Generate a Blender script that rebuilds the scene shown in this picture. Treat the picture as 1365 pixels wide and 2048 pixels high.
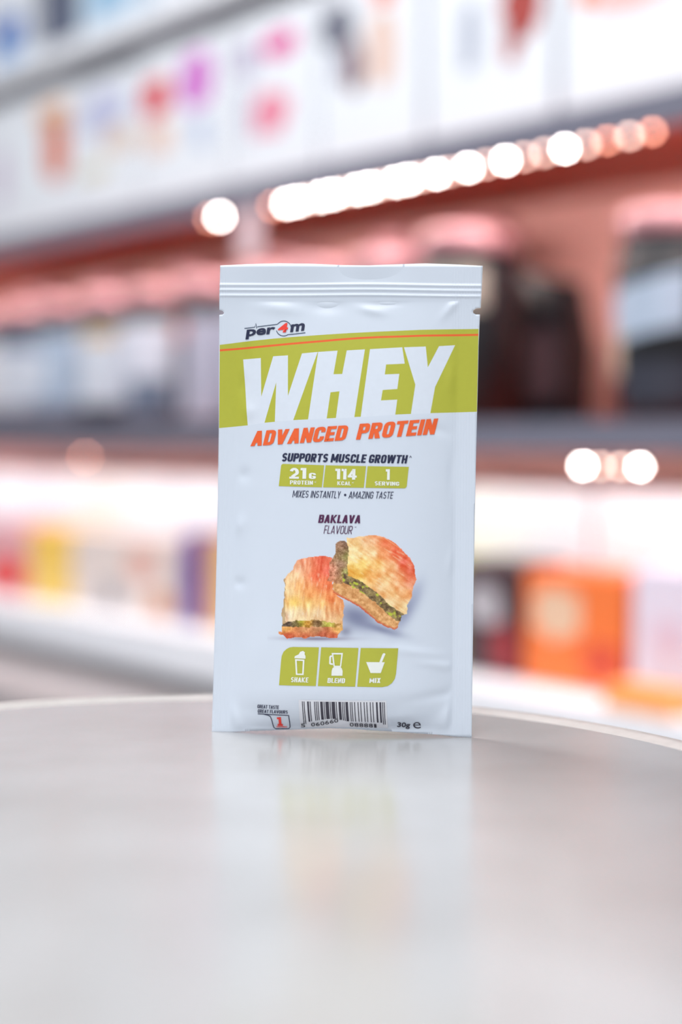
import bpy, bmesh, math, random
import numpy as np
from mathutils import Vector
from mathutils.geometry import delaunay_2d_cdt

for o in list(bpy.data.objects):
    bpy.data.objects.remove(o)
scene = bpy.context.scene
COL = scene.collection
random.seed(4)

# ------------------------------------------------------------------ camera, world, lights, exposure
EYE = 1.13                       # eye height over the floor, the table top is at 1.00
FPX = 2048 * 50 / 36             # focal length in pixels of the 1365 x 2048 frame
PITCH = math.atan(144 / FPX)
cam = bpy.data.cameras.new('camera')
cam.sensor_fit = 'VERTICAL'; cam.sensor_height = 36; cam.sensor_width = 24; cam.lens = 50
cam.clip_start = 0.01
cam.dof.use_dof = True; cam.dof.focus_distance = 0.622; cam.dof.aperture_fstop = 2.2
cam.dof.aperture_blades = 9; cam.dof.aperture_rotation = 0.2
camo = bpy.data.objects.new('camera', cam); COL.objects.link(camo)
camo.location = (0, 0, EYE); camo.rotation_euler = (math.pi/2 - PITCH, 0, 0)
scene.camera = camo

world = bpy.data.worlds.new('shop_light'); scene.world = world
world.use_nodes = True
bg = world.node_tree.nodes['Background']
bg.inputs[0].default_value = (0.90, 0.95, 1.0, 1); bg.inputs[1].default_value = 0.62

RZ0 = math.atan2(-0.75, 0.661)
def area(name, loc, rot, sx, sy, power, col=(1, 1, 1)):
    l = bpy.data.lights.new(name, 'AREA'); l.shape = 'RECTANGLE'; l.size = sx; l.size_y = sy
    l.energy = power; l.color = col
    o = bpy.data.objects.new(name, l); COL.objects.link(o); o.location = loc; o.rotation_euler = rot
    return o
area('unseen_overhead_light', (-0.4, -0.9, 2.8), (0, 0, 0), 1.2, 1.2, 46)
area('unseen_overhead_light', (-0.75, 1.15, 2.8), (0, 0, RZ0), 2.4, 0.5, 60)  # unseen lamp over the aisle, added to brighten the upper cartons

vs = scene.view_settings
vs.view_transform = 'Standard'; vs.look = 'None'; vs.gamma = 1; vs.use_curve_mapping = False
vs.exposure = -0.25

# ------------------------------------------------------------------ helpers
def lin(c):
    return tuple((v/255/12.92 if v/255 <= 0.04045 else ((v/255+0.055)/1.055)**2.4) for v in c)

MATS = {}
def mat(name, rgb, rough=0.5, metal=0.0, var=0.06, scale=30, spec=0.5, bump=0.0, bscale=200):
    if name in MATS: return MATS[name]
    m = bpy.data.materials.new(name); m.use_nodes = True
    nt = m.node_tree; p = nt.nodes['Principled BSDF']
    c = lin(rgb)
    tc = nt.nodes.new('ShaderNodeTexCoord')
    nz = nt.nodes.new('ShaderNodeTexNoise'); nz.inputs['Scale'].default_value = scale; nz.inputs['Detail'].default_value = 3
    nt.links.new(tc.outputs['Object'], nz.inputs['Vector'])
    mx = nt.nodes.new('ShaderNodeMix'); mx.data_type = 'RGBA'
    mx.inputs[6].default_value = (*[v*(1-var) for v in c], 1)
    mx.inputs[7].default_value = (*[min(1, v*(1+var)) for v in c], 1)
    nt.links.new(nz.outputs['Fac'], mx.inputs[0]); nt.links.new(mx.outputs[2], p.inputs['Base Color'])
    p.inputs['Roughness'].default_value = rough; p.inputs['Metallic'].default_value = metal
    p.inputs['Specular IOR Level'].default_value = spec
    if bump:
        n2 = nt.nodes.new('ShaderNodeTexNoise'); n2.inputs['Scale'].default_value = bscale
        nt.links.new(tc.outputs['Object'], n2.inputs['Vector'])
        b = nt.nodes.new('ShaderNodeBump'); b.inputs['Strength'].default_value = bump; b.inputs['Distance'].default_value = 0.001
        nt.links.new(n2.outputs['Fac'], b.inputs['Height']); nt.links.new(b.outputs['Normal'], p.inputs['Normal'])
    MATS[name] = m
    return m

def emit(name, rgb, strength):
    m = bpy.data.materials.new(name); m.use_nodes = True
    p = m.node_tree.nodes['Principled BSDF']
    p.inputs['Base Color'].default_value = (.8, .8, .8, 1)
    p.inputs['Emission Color'].default_value = (*lin(rgb), 1); p.inputs['Emission Strength'].default_value = strength
    return m

def link(name, me, material, parent=None):
    o = bpy.data.objects.new(name, me); COL.objects.link(o)
    if material: me.materials.append(material)
    if parent: o.parent = parent
    return o

def from_bm(name, bm, material, parent=None, smooth=False):
    me = bpy.data.meshes.new(name); bm.normal_update(); bm.to_mesh(me); bm.free()
    if smooth:
        for p in me.polygons: p.use_smooth = True
    return link(name, me, material, parent)

def empty(name, loc, rz=0):
    o = bpy.data.objects.new(name, None); COL.objects.link(o); o.location = loc; o.rotation_euler = (0, 0, rz)
    o.empty_display_size = 0.02
    return o

def tag(o, label, cat, group=None):
    o['label'] = label; o['category'] = cat
    if group: o['group'] = group
    return o

def add_box(bm, x0, x1, y0, y1, z0, z1, bevel=0.0):
    r = bmesh.ops.create_cube(bm, size=1)
    for v in r['verts']:
        v.co = Vector(((x0+x1)/2 + v.co.x*(x1-x0), (y0+y1)/2 + v.co.y*(y1-y0), (z0+z1)/2 + v.co.z*(z1-z0)))
    if bevel:
        es = list({e for v in r['verts'] for e in v.link_edges})
        bmesh.ops.bevel(bm, geom=es, offset=bevel, segments=2, affect='EDGES', profile=0.6)

def box(name, x0, x1, y0, y1, z0, z1, material, parent=None, bevel=0.0):
    bm = bmesh.new(); add_box(bm, x0, x1, y0, y1, z0, z1, bevel)
    return from_bm(name, bm, material, parent)

def lathe(name, prof, material, parent=None, segs=48, rib=0.0, cx=0, cy=0):
    bm = bmesh.new(); rings = []
    for r, z, k in prof:
        ring = []
        for i in range(segs):
            a = 2*math.pi*i/segs
            rr = r + (rib*k if i % 2 else 0)
            ring.append(bm.verts.new((cx+rr*math.cos(a), cy+rr*math.sin(a), z)))
        rings.append(ring)
    for a, b in zip(rings, rings[1:]):
        for i in range(segs):
            j = (i+1) % segs
            bm.faces.new((a[i], a[j], b[j], b[i]))
    bm.faces.new(rings[0][::-1]); bm.faces.new(rings[-1])
    o = from_bm(name, bm, material, parent, smooth=True)
    return o

# ------------------------------------------------------------------ the shelving frame (local x along the shelf, y into it)
P0 = Vector((0.42, 1.75, 0)); EX = Vector((0.661, -0.75, 0)).normalized(); TY = Vector((0.75, 0.661, 0)).normalized()
RZ = math.atan2(EX.y, EX.x)
def sp(s, t, h):
    p = P0 + EX*s + TY*t
    return Vector((p.x, p.y, EYE + h))

# ------------------------------------------------------------------ structure
M_floor = mat('floor_tile', (150, 146, 142), 0.4)
M_wall = mat('plaster_wall', (225, 222, 220), 0.8)
fl = box('floor', -4, 4, -3, 5, -0.05, 0, M_floor); fl['kind'] = 'structure'
wl = box('wall_back', -3.6, 1.8, 0.47, 0.55, 0, 2.9, M_wall); wl.location = sp(0, 0, -EYE); wl.rotation_euler.z = RZ
wl['kind'] = 'structure'

# ------------------------------------------------------------------ shelving unit
M_terra = mat('terracotta_panel', (236, 174, 163), 0.55)
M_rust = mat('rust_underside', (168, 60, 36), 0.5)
M_fascia = mat('grey_fascia', (112, 112, 128), 0.45, var=0.1)
M_white = mat('white_laminate', (236, 238, 244), 0.45)
M_cab = mat('cabinet_grey', (150, 146, 149), 0.5)
M_brown = mat('brown_recess', (140, 116, 108), 0.6)
M_alu = mat('aluminium_channel', (200, 200, 205), 0.35, 0.8)
S0, S1 = -3.2, 1.1
unit = empty('shelving_unit', sp(0, 0, -EYE), RZ)
tag(unit, 'tall retail shelving unit with terracotta back panel and grey shelf edges behind the table', 'shelving unit')
def ub(name, x0, x1, y0, y1, h0, h1, m, par=None, bevel=0.0):
    return box(name, x0, x1, y0, y1, EYE+h0, EYE+h1, m, par or unit, bevel)
ub('back_panel', S0, S1, 0.42, 0.44, -1.13, 1.35, M_terra)
ub('side_panel', S0-0.02, S0, 0.0, 0.44, -1.13, 1.35, M_fascia)
ub('side_panel', S1, S1+0.02, 0.0, 0.44, -1.13, 1.35, M_fascia)
ub('plinth', S0, S1, -0.30, 0.42, -1.13, -0.44, M_cab)
ub('recess_board', S0, S1, 0.05, 0.42, -0.44, -0.41, M_brown)
b_ = ub('deck', S0, S1, -0.06, 0.42, -0.375, -0.335, M_white)
ub('fascia', S0, S1, -0.065, -0.06, -0.41, -0.335, M_white, b_)
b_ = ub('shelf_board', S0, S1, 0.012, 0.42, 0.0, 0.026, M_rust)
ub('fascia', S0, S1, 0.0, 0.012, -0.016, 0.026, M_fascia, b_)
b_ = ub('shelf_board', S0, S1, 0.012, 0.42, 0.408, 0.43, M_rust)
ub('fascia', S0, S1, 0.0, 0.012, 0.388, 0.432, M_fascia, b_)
b_ = ub('shelf_board', S0, S1, 0.012, 0.42, 0.755, 0.785, M_white)
ub('fascia', S0, S1, 0.0, 0.012, 0.75, 0.787, M_white, b_)

# LED strips: a bar tucked up behind each fascia and bare diodes hanging under its edge
LED_BAR = emit('led_bar_glow', (255, 240, 232), 64)
LED_LOW = emit('led_bar_glow_lower', (255, 246, 242), 22)
LED_HOT = emit('led_diode_hot', (255, 244, 236), 75)
LED_MID = emit('led_diode_mid', (255, 214, 196), 18)
LED_DIM = emit('led_diode_dim', (255, 170, 140), 18)
def strip(label, h, zone, diodes, hd, barmat):
    st = empty('led_strip', sp(zone[0], 0.02, h), RZ)
    tag(st, label, 'light strip')
    L = zone[1]-zone[0]
    box('channel', 0, L, -0.007, 0.016, 0.003, 0.006, M_alu, st)
    box('light_bar', 0, L, -0.005, 0.012, -0.001 if h > 0.1 else -0.007, 0.003, barmat, st)
    dm = {}
    for s, m in diodes:
        if m.name not in dm:
            bm = bmesh.new(); add_box(bm, -0.003, 0.003, -0.003, 0.003, -0.003, 0.003, 0.001)
            me = bpy.data.meshes.new('diode'); bm.to_mesh(me); bm.free(); me.materials.append(m); dm[m.name] = me
        d = bpy.data.objects.new('diode', dm[m.name]); COL.objects.link(d); d.parent = st
        d.location = (s-zone[0], -0.014, hd-h)
di = [(-0.958, LED_HOT), (-0.985, LED_DIM), (-0.81, LED_DIM)]
s = -0.775
i = 0
while s < -0.02:
    if s < -0.42: m = LED_HOT if i % 3 != 2 else LED_MID
    elif s < -0.13: m = (LED_MID, LED_HOT, LED_MID, LED_MID, LED_HOT)[i % 5]
    else: m = (LED_MID, LED_DIM)[i % 2]
    if s > -0.05: m = LED_DIM
    di.append((s, m)); s += 0.0285 if s < -0.42 else 0.035; i += 1
strip('row of bare white light diodes under the upper shelf edge', 0.402, (-3.15, 1.05), di, 0.384, LED_BAR)
strip('light strip under the middle shelf edge with a few bare diodes showing', -0.006, (-3.15, 1.05),
      [(-0.16, LED_HOT), (-0.131, LED_MID), (-0.098, LED_MID), (-0.068, LED_HOT), (-1.406, LED_DIM)], -0.034, LED_LOW)

tg = empty('hang_tag', sp(-0.865, -0.002, 0.388), RZ); tag(tg, 'pale pink hang tag below the upper shelf edge, left of the diode row', 'tag')
box('card', -0.03, 0.03, -0.0006, 0.0006, -0.085, 0.0, mat('tag_card', (236, 206, 212), 0.5), tg)
box('clip', -0.012, 0.012, -0.003, 0.0016, -0.008, 0.006, M_alu, tg)

# ------------------------------------------------------------------ upper shelf: white cartons with printed patches
M_carton = mat('carton_white', (238, 241, 248), 0.5, var=0.03)
M_seam = mat('carton_edge_grey', (190, 194, 206), 0.5)
def blob(name, cx, cz, w, h, y, rgb, parent, seed=0):
    """irregular printed patch, a thin raised sticker on the front of a carton"""
    rnd = random.Random(seed); bm = bmesh.new(); n = 18; f = []; b = []
    for i in range(n):
        a = 2*math.pi*i/n; k = 1 + rnd.uniform(-0.14, 0.14)
        ca, sa = math.cos(a), math.sin(a)
        q = (abs(ca)**3+abs(sa)**3)**(-1/3)
        f.append(bm.verts.new((cx+ca*q*k*w/2, y-0.0008, cz+sa*q*k*h/2)))
        b.append(bm.verts.new((cx+ca*q*k*w/2, y, cz+sa*q*k*h/2)))
    bm.faces.new(f)
    for i in range(n):
        j = (i+1) % n; bm.faces.new((f[j], f[i], b[i], b[j]))
    return from_bm(name, bm, mat('print_%d_%d_%d' % rgb, rgb, 0.5), parent)

def carton(s0, s1, t, h0, hh, dep, label, patches, m=None, name='product_carton', cat='carton', group=None, ry=0):
    c = empty(name, sp(s0, t, h0), RZ + ry); tag(c, label, cat, group)
    w = s1-s0
    box('body', 0, w, 0, dep, 0, hh, m or M_carton, c, 0.003)
    box('lid_flap', 0.002, w-0.002, 0.003, dep-0.003, hh, hh+0.0015, M_seam if m is None else m, c)
    for k, (s, h, pw, ph, rgb) in enumerate(patches):
        blob('printed_patch', s-s0, h-h0, pw, ph, 0, rgb, c, k+int(abs(s0)*100))
    return c
H = 0.432
U = 'white cartons on the upper shelf'
carton(-2.14, -1.87, 0.04, H, 0.29, 0.22, 'plain white carton at the far left end of the upper shelf', [(-2.0, .58, .12, .14, (205, 210, 225))], group=U)
carton(-1.86, -1.49, 0.04, H, 0.29, 0.22, 'white carton with an orange-brown printed figure on upper shelf',
       [(-1.565, .60, .10, .135, (222, 118, 84)), (-1.575, .665, .12, .06, (240, 190, 150)), (-1.80, .57, .06, .12, (215, 200, 220))], group=U)
carton(-1.48, -1.26, 0.04, H, 0.28, 0.22, 'white carton with pale lavender and beige print on upper shelf',
       [(-1.385, .64, .17, .08, (198, 200, 228)), (-1.33, .58, .12, .05, (228, 205, 190)), (-1.42, .53, .1, .03, (225, 215, 190))], group=U)
carton(-1.25, -0.985, 0.04, H, 0.29, 0.22, 'white carton with red and violet printed shapes on upper shelf',
       [(-1.20, .635, .095, .07, (222, 48, 62)), (-1.075, .645, .10, .10, (212, 118, 206)), (-1.19, .56, .09, .06, (238, 205, 190)), (-1.06, .55, .05, .06, (190, 200, 225))], group=U)
carton(-0.975, -0.74, 0.04, H, 0.29, 0.22, 'white carton with magenta and pink print on upper shelf',
       [(-0.835, .658, .09, .04, (226, 50, 150)), (-0.86, .55, .10, .07, (236, 140, 165)), (-0.925, .65, .06, .06, (190, 180, 205)), (-0.93, .56, .03, .10, (205, 205, 220))], group=U)
carton(-0.73, -0.50, 0.04, H, 0.30, 0.22, 'white carton with dark grey, brown and peach print on upper shelf',
       [(-0.69, .655, .08, .07, (108, 110, 126)), (-0.648, .585, .035, .09, (116, 54, 50)), (-0.58, .69, .05, .045, (242, 104, 44)), (-0.585, .60, .06, .12, (232, 200, 186)), (-0.68, .59, .03, .05, (170, 172, 190))], group=U)
carton(-0.485, -0.245, 0.04, H, 0.30, 0.22, 'white carton with a rust red printed figure on upper shelf',
       [(-0.30, .60, .075, .09, (172, 66, 60)), (-0.32, .55, .03, .05, (180, 90, 90)), (-0.40, .58, .04, .10, (182, 188, 204)), (-0.29, .65, .09, .06, (186, 74, 66))], group=U)
carton(-0.23, 0.02, 0.04, H, 0.30, 0.22, 'white carton with small orange and pale pink print on upper shelf',
       [(-0.187, .588, .035, .03, (240, 128, 84)), (-0.11, .575, .12, .035, (238, 186, 180)), (-0.03, .60, .05, .08, (220, 190, 200))], group=U)
carton(0.035, 0.29, 0.04, H, 0.30, 0.22, 'white carton with a blue print at the right end of the upper shelf', [(0.15, .60, .12, .1, (150, 175, 215))], group=U)

T = 'boxes on the top shelf'
M_pale = mat('pale_blue_card', (205, 222, 238), 0.5)
M_slate = mat('slate_card', (96, 102, 124), 0.5)
carton(-2.05, -1.66, 0.04, 0.787, 0.2, 0.2, 'white box with blue print at the far left of the top shelf', [(-1.76, .875, .14, .07, (52, 104, 188)), (-1.76, .815, .16, .05, (150, 185, 225))], group=T)
carton(-1.62, -1.50, 0.04, 0.787, 0.2, 0.2, 'narrow slate grey box on the top shelf', [], m=M_slate, group=T)
carton(-1.47, -1.24, 0.04, 0.787, 0.2, 0.2, 'pale blue box beside the slate box on the top shelf', [(-1.36, .86, .12, .08, (150, 190, 220))], m=M_pale, group=T)
carton(-1.20, -0.92, 0.04, 0.787, 0.2, 0.2, 'white box with grey print on the top shelf', [(-1.06, .85, .18, .06, (160, 166, 182))], group=T)

# ------------------------------------------------------------------ middle shelf: tubs with lids
M_black = mat('black_plastic', (24, 24, 30), 0.35)
M_lid = mat('lid_black', (30, 34, 42), 0.22)
M_glint = mat('rose_glint_paint', (184, 132, 138), 0.25, 0.25, var=0.03)  # pink colour stands in for diode glints along the black lid edges
def cyl_patch(name, r, a0, a1, z0, z1, rgb, parent, skew=0.0):
    bm = bmesh.new(); n = 16; A = []; B = []
    for i in range(n+1):
        a = math.radians(a0+(a1-a0)*i/n); dz = skew*(i/n-0.5)
        A.append(bm.verts.new((r*math.sin(a), -r*math.cos(a), z0+dz))); B.append(bm.verts.new((r*math.sin(a), -r*math.cos(a), z1+dz)))
    for i in range(n): bm.faces.new((A[i], A[i+1], B[i+1], B[i]))
    return from_bm(name, bm, mat('print_%d_%d_%d' % rgb, rgb, 0.5), parent, True)
def tub(s, t, h, hh, label, patches, r=0.073, group='tubs on the middle shelf'):
    c = empty('supplement_tub', sp(s, t, h), RZ); tag(c, label, 'tub', group)
    zb = hh-0.05
    lathe('body', [(r-.006, 0, 0), (r, .006, 0), (r, zb-.02, 0), (r-.004, zb-.008, 0), (r-.012, zb, 0)], M_black, c)
    lid = lathe('lid', [(r-.010, zb-.002, 1), (r-.008, zb+.002, 1), (r-.008, hh-.006, 1), (r-.012, hh-.001, .3), (r-.02, hh, 0)], M_lid, c, 96, 0.0016)
    lathe('lid_glint_band', [(r-.008, hh-.034, 1), (r-.0062, hh-.031, 1), (r-.0062, hh-.005, 1), (r-.010, hh-.0005, 1), (r-.014, hh+.0006, .5)], M_glint, lid, 96, 0.0014)  # added band carrying the painted pink glints
    for p in patches:
        cyl_patch('label_print', r+.0006+0.0003*patches.index(p), *p[:4], p[4], c, *(p[5:6]))
    return c
MS = 0.026
WHT = (196, 202, 214); BLU = (158, 174, 196); GRY = (104, 108, 126); NAV = (40, 46, 66)
def lab(base, low, acc=None, az=(0.10, 0.14), aa=(-30, 20)):
    L = [(-110, 110, .045, .195, base), (-110, 110, .012, .045, low)]
    if acc: L.append((aa[0], aa[1], az[0], az[1], acc))
    return L
tub(-2.30, .10, MS, .268, 'black tub with grey label at the far left of the middle shelf', lab(GRY, NAV))
tub(-2.13, .10, MS, .268, 'black tub with white label second from the left end of the middle shelf', lab(WHT, NAV))
tub(-1.96, .10, MS, .268, 'white-labelled tub with a tan spot low on its label', lab((205, 205, 210), GRY, (178, 150, 130), (.05, .08)))
tub(-1.79, .10, MS, .268, 'white-labelled tub with a navy strip along the label top', lab(WHT, GRY, (70, 90, 125), (.17, .192), (-100, 100)))
tub(-1.62, .10, MS, .268, 'tub with pale blue label among the white-labelled tubs', lab(BLU, GRY, (214, 222, 234), (.08, .15)))
tub(-1.45, .10, MS, .268, 'white-labelled tub with an ochre mark near the label top', lab(WHT, NAV, (196, 160, 100), (.17, .19), (10, 60)))
tub(-1.28, .10, MS, .268, 'tub with white label and slate lower half left of the orange-marked tub', lab((206, 208, 222), GRY, (96, 108, 130), (.03, .09), (0, 70)))
tub(-1.10, .10, MS, .268, 'tub with dark label and an orange patch just left of the sachet', [(-110, 110, .012, .195, (170, 168, 186)), (-70, 0, .02, .155, (30, 28, 34)), (-75, 5, .155, .192, (190, 84, 48))])
tub(-0.936, .10, MS, .268, 'tub with lilac grey label behind the left edge of the sachet', lab((186, 184, 204), GRY))
tub(-0.783, .10, MS, .268, 'tub with a cream label hidden behind the sachet', lab((220, 214, 200), NAV))
tub(-0.625, .10, MS, .268, 'tub with a green label hidden behind the sachet', lab((150, 170, 120), NAV))
tub(-0.455, .10, MS, .285, 'black tub with a beige corner on its label beside the sachet', [(-20, 60, .165, .225, (172, 160, 148)), (-60, -10, .05, .15, (60, 60, 72))], r=.08)
tub(-0.085, .10, MS, .272, 'black tub with white and beige label at the right edge of the photo',
    [(-70, 50, .105, .175, (168, 182, 202), 0.03), (-85, -25, .065, .125, (206, 190, 170), -0.02), (-20, 80, .02, .075, (44, 46, 60))], r=.078)
tub(0.12, .10, MS, .268, 'black tub with red label past the right edge of the photo', lab((170, 50, 50), NAV))
B = 'taller tubs in the back row'
for s, nm in ((-2.05, 'first'), (-1.75, 'second'), (-1.42, 'third'), (-1.10, 'fourth'), (-0.80, 'fifth'), (-0.615, 'sixth')):
    tub(s+0.0, .30, MS, .335, 'taller black tub in the back row of the middle shelf, %s from the left' % nm, [(-100, 100, .03, .24, (70, 60, 66))], r=.07, group=B)
pk = empty('black_pouch', sp(-0.425, .25, MS), RZ); tag(pk, 'upright matt black pouch with slanted top beside the terracotta back panel', 'pouch')
bm = bmesh.new()
pr = [(-.06, 0, .03), (-.062, .14, .035), (-.058, .24, .012), (.056, .215, .012), (.062, .12, .035), (.06, 0, .03)]
f = [bm.verts.new((x, -d, z)) for x, z, d in pr]; b = [bm.verts.new((x, d, z)) for x, z, d in pr]
bm.faces.new(f[::-1]); bm.faces.new(b)
for i in range(6): j = (i+1) % 6; bm.faces.new((f[i], f[j], b[j], b[i]))
bmesh.ops.recalc_face_normals(bm, faces=bm.faces)
from_bm('body', bm, M_black, pk)
blob('printed_patch', 0.01, .09, .07, .12, -.036, (92, 72, 78), pk, 3)

# ------------------------------------------------------------------ lower bay: white cartons behind, coloured boxes in front
LS = -0.335
k = 0
names = ['far left', 'behind the red box', 'behind the yellow box', 'behind the cream box', 'behind the purple box', 'behind the teal box', 'behind the sachet',
         'behind the dark box', 'behind the orange box', 'behind the lilac box', 'at the right end']
for i, n in enumerate(names):
    s0 = -2.35 + i*0.262
    carton(s0, s0+0.25, 0.15, LS, 0.262, 0.2, 'glaring white carton lit from above on the lower shelf, ' + n, [], group='white cartons at the back of the lower shelf')
def pbox(s0, s1, hh, rgb, label, patches, t=0.02, dep=0.1, h0=LS):
    return carton(s0, s1, t, h0, hh, dep, label, patches, m=mat('card_%d_%d_%d' % rgb, rgb, 0.5), name='display_box', cat='box', group='coloured boxes on the lower shelf')
pbox(-2.10, -1.88, .15, (214, 200, 205), 'pale pink box at the far left of the lower shelf', [])
pbox(-1.86, -1.675, .155, (232, 172, 178), 'pink box with a red lower strip on the lower shelf', [(-1.765, -.29, .18, .07, (228, 46, 36))])
pbox(-1.655, -1.50, .15, (246, 206, 104), 'yellow box on the lower shelf beside the pink one', [(-1.58, -.22, .09, .05, (250, 200, 70))])
pbox(-1.485, -1.12, .15, (228, 212, 206), 'wide cream box with faint tan print on the lower shelf',
     [(-1.23, -.235, .10, .06, (226, 172, 158)), (-1.34, -.30, .07, .05, (140, 142, 152)), (-1.17, -.305, .07, .05, (206, 140, 100))])
pbox(-1.09, -1.04, .165, (88, 34, 150), 'narrow purple box on the lower shelf just left of the sachet', [])
pbox(-1.03, -0.90, .16, (226, 176, 124), 'tan box half hidden behind the left of the sachet', [])
pbox(-0.885, -0.66, .155, (80, 160, 165), 'teal box hidden behind the sachet', [])
pbox(-0.645, -0.41, .155, (200, 200, 90), 'lime box hidden behind the sachet', [])
pbox(-0.395, -0.282, .16, (72, 50, 56), 'dark maroon box with grey and red print right of the sachet',
     [(-0.35, -.235, .07, .06, (180, 174, 180)), (-0.31, -.295, .05, .07, (150, 44, 50))])
pbox(-0.272, -0.098, .155, (240, 120, 56), 'bright orange box with a cream round print on the lower shelf',
     [(-0.215, -.235, .08, .07, (228, 190, 160)), (-0.135, -.295, .07, .06, (214, 82, 52))])
pbox(-0.088, 0.10, .17, (226, 216, 232), 'lilac white box at the right end of the lower shelf', [(-0.03, -.25, .06, .05, (220, 196, 214))])
ob = pbox(-0.075, 0.03, .03, (238, 160, 90), 'small flat orange packet on the white ledge at the right', [], t=-0.055, dep=0.05)

# ------------------------------------------------------------------ round table
TC = (-0.06, 0.47); TR = 0.25; TZ = 1.0
def table_mat():
    m = bpy.data.materials.new('satin_steel_top'); m.use_nodes = True
    nt = m.node_tree; p = nt.nodes['Principled BSDF']
    tc = nt.nodes.new('ShaderNodeTexCoord')
    n = nt.nodes.new('ShaderNodeTexNoise'); n.inputs['Scale'].default_value = 9; n.inputs['Detail'].default_value = 6
    nt.links.new(tc.outputs['Object'], n.inputs['Vector'])
    r = nt.nodes.new('ShaderNodeValToRGB')
    r.color_ramp.elements[0].position = 0.3; r.color_ramp.elements[0].color = (*lin((181, 179, 178)), 1)
    r.color_ramp.elements[1].position = 0.75; r.color_ramp.elements[1].color = (*lin((201, 201, 202)), 1)
    nt.links.new(n.outputs['Fac'], r.inputs['Fac']); nt.links.new(r.outputs['Color'], p.inputs['Base Color'])
    p.inputs['Metallic'].default_value = 0.36; p.inputs['Roughness'].default_value = 0.21
    mp = nt.nodes.new('ShaderNodeMapping'); mp.inputs['Scale'].default_value = (900, 60, 60)
    nt.links.new(tc.outputs['Object'], mp.inputs['Vector'])
    n2 = nt.nodes.new('ShaderNodeTexNoise'); n2.inputs['Scale'].default_value = 1.0; n2.inputs['Detail'].default_value = 3
    nt.links.new(mp.outputs['Vector'], n2.inputs['Vector'])
    b = nt.nodes.new('ShaderNodeBump'); b.inputs['Strength'].default_value = 0.05; b.inputs['Distance'].default_value = 0.0004
    nt.links.new(n2.outputs['Fac'], b.inputs['Height']); nt.links.new(b.outputs['Normal'], p.inputs['Normal'])
    return m
M_top = table_mat()
M_edge = mat('worn_steel_edge', (206, 201, 197), 0.32, 0.4, var=0.15, scale=120)
tb = empty('round_table', (TC[0], TC[1], 0)); tag(tb, 'small round satin steel table in the foreground with the sachet on it', 'table')
lathe('table_top', [(TR-.03, TZ-.022, 0), (TR-.004, TZ-.022, 0), (TR-.004, TZ-.0005, 0), (TR-.005, TZ, 0)], M_top, tb, 160)
for p in tb.children[0].data.polygons:
    if len(p.vertices) > 4: p.use_smooth = False
bm = bmesh.new(); prof = [(TR-.0042, TZ-.022), (TR-.001, TZ-.0215), (TR, TZ-.018), (TR, TZ-.004), (TR-.0012, TZ+.0003), (TR-.004, TZ+.0014), (TR-.008, TZ+.0011), (TR-.013, TZ+.0002), (TR-.015, TZ-.0002)]
rings = [[bm.verts.new((r*math.cos(2*math.pi*i/160), r*math.sin(2*math.pi*i/160), z)) for i in range(160)] for r, z in prof]
for a, b in zip(rings, rings[1:]):
    for i in range(160): bm.faces.new((a[i], a[(i+1) % 160], b[(i+1) % 160], b[i]))
from_bm('edge_band', bm, M_edge, tb, True)
lathe('pedestal', [(.035, .02, 0), (.03, .04, 0), (.03, .93, 0), (.05, .95, 0), (.12, .978, 0)], M_edge, tb, 40)
lathe('base_plate', [(.21, 0, 0), (.215, .004, 0), (.21, .012, 0), (.06, .024, 0), (.04, .03, 0)], M_edge, tb, 64)

# ------------------------------------------------------------------ the sachet: plane found from its two resting corners
def ray(px, py):
    c, s = math.cos(PITCH), math.sin(PITCH)
    a, b = px-682.5, -(py-1024)
    return Vector((a, FPX*c + b*s, -FPX*s + b*c))
def on_table(px, py):
    r = ray(px, py); return r*((TZ-EYE)/r.z) + Vector((0, 0, EYE))
PL, PR = on_table(424, 1463), on_table(944, 1475)
BASE = (PL+PR)/2; AX = (PR-PL).normalized(); NR = AX.cross(Vector((0, 0, 1)))
def uv(px, py):                   # artwork units (the traced layout) -> sachet plane, metres
    r = ray(px, py); o = Vector((0, 0, EYE))
    t = (BASE-o).dot(NR)/r.dot(NR); q = o+r*t-BASE
    return q.dot(AX), q.z
LX = lambda y: np.interp(y, [531, 600, 860, 1100, 1250, 1463], [441, 439, 438, 434, 430, 424])
RX = lambda y: np.interp(y, [532, 590, 690, 900, 1170, 1475], [966, 963, 958, 953, 948, 944])
WR = [(485, 770, 11, 22, 0, -.5), (502, 822, 14, 14, 0, .45), (490, 950, 13, 13, .5, -.55), (482, 1050, 12, 18, .3, .5), (480, 1165, 12, 10, 0, -.7),
      (745, 622, 26, 8, .2, .5), (775, 603, 30, 9, 0, -.5), (905, 612, 9, 30, .7, .6), (560, 617, 40, 12, .1, .5), (655, 612, 30, 14, 0, -.5),
      (668, 1452, 26, 12, 0, .6), (890, 1330, 50, 8, .2, .5), (880, 1388, 60, 10, -.15, -.5), (830, 1300, 60, 9, .15, .4), (896, 1432, 14, 34, .5, .9),
      (474, 1438, 12, 34, -.4, .8), (495, 715, 8, 30, 0, -.4), (902, 760, 9, 30, 0, .45), (905, 950, 9, 40, 0, -.4), (520, 1300, 30, 60, .3, .4),
      (470, 860, 6, 18, 0, .3), (905, 1120, 10, 26, .2, .4), (520, 1420, 30, 12, .2, -.4), (800, 1430, 40, 12, -.1, .5), (880, 860, 26, 10, .4, -.35)]
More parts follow.
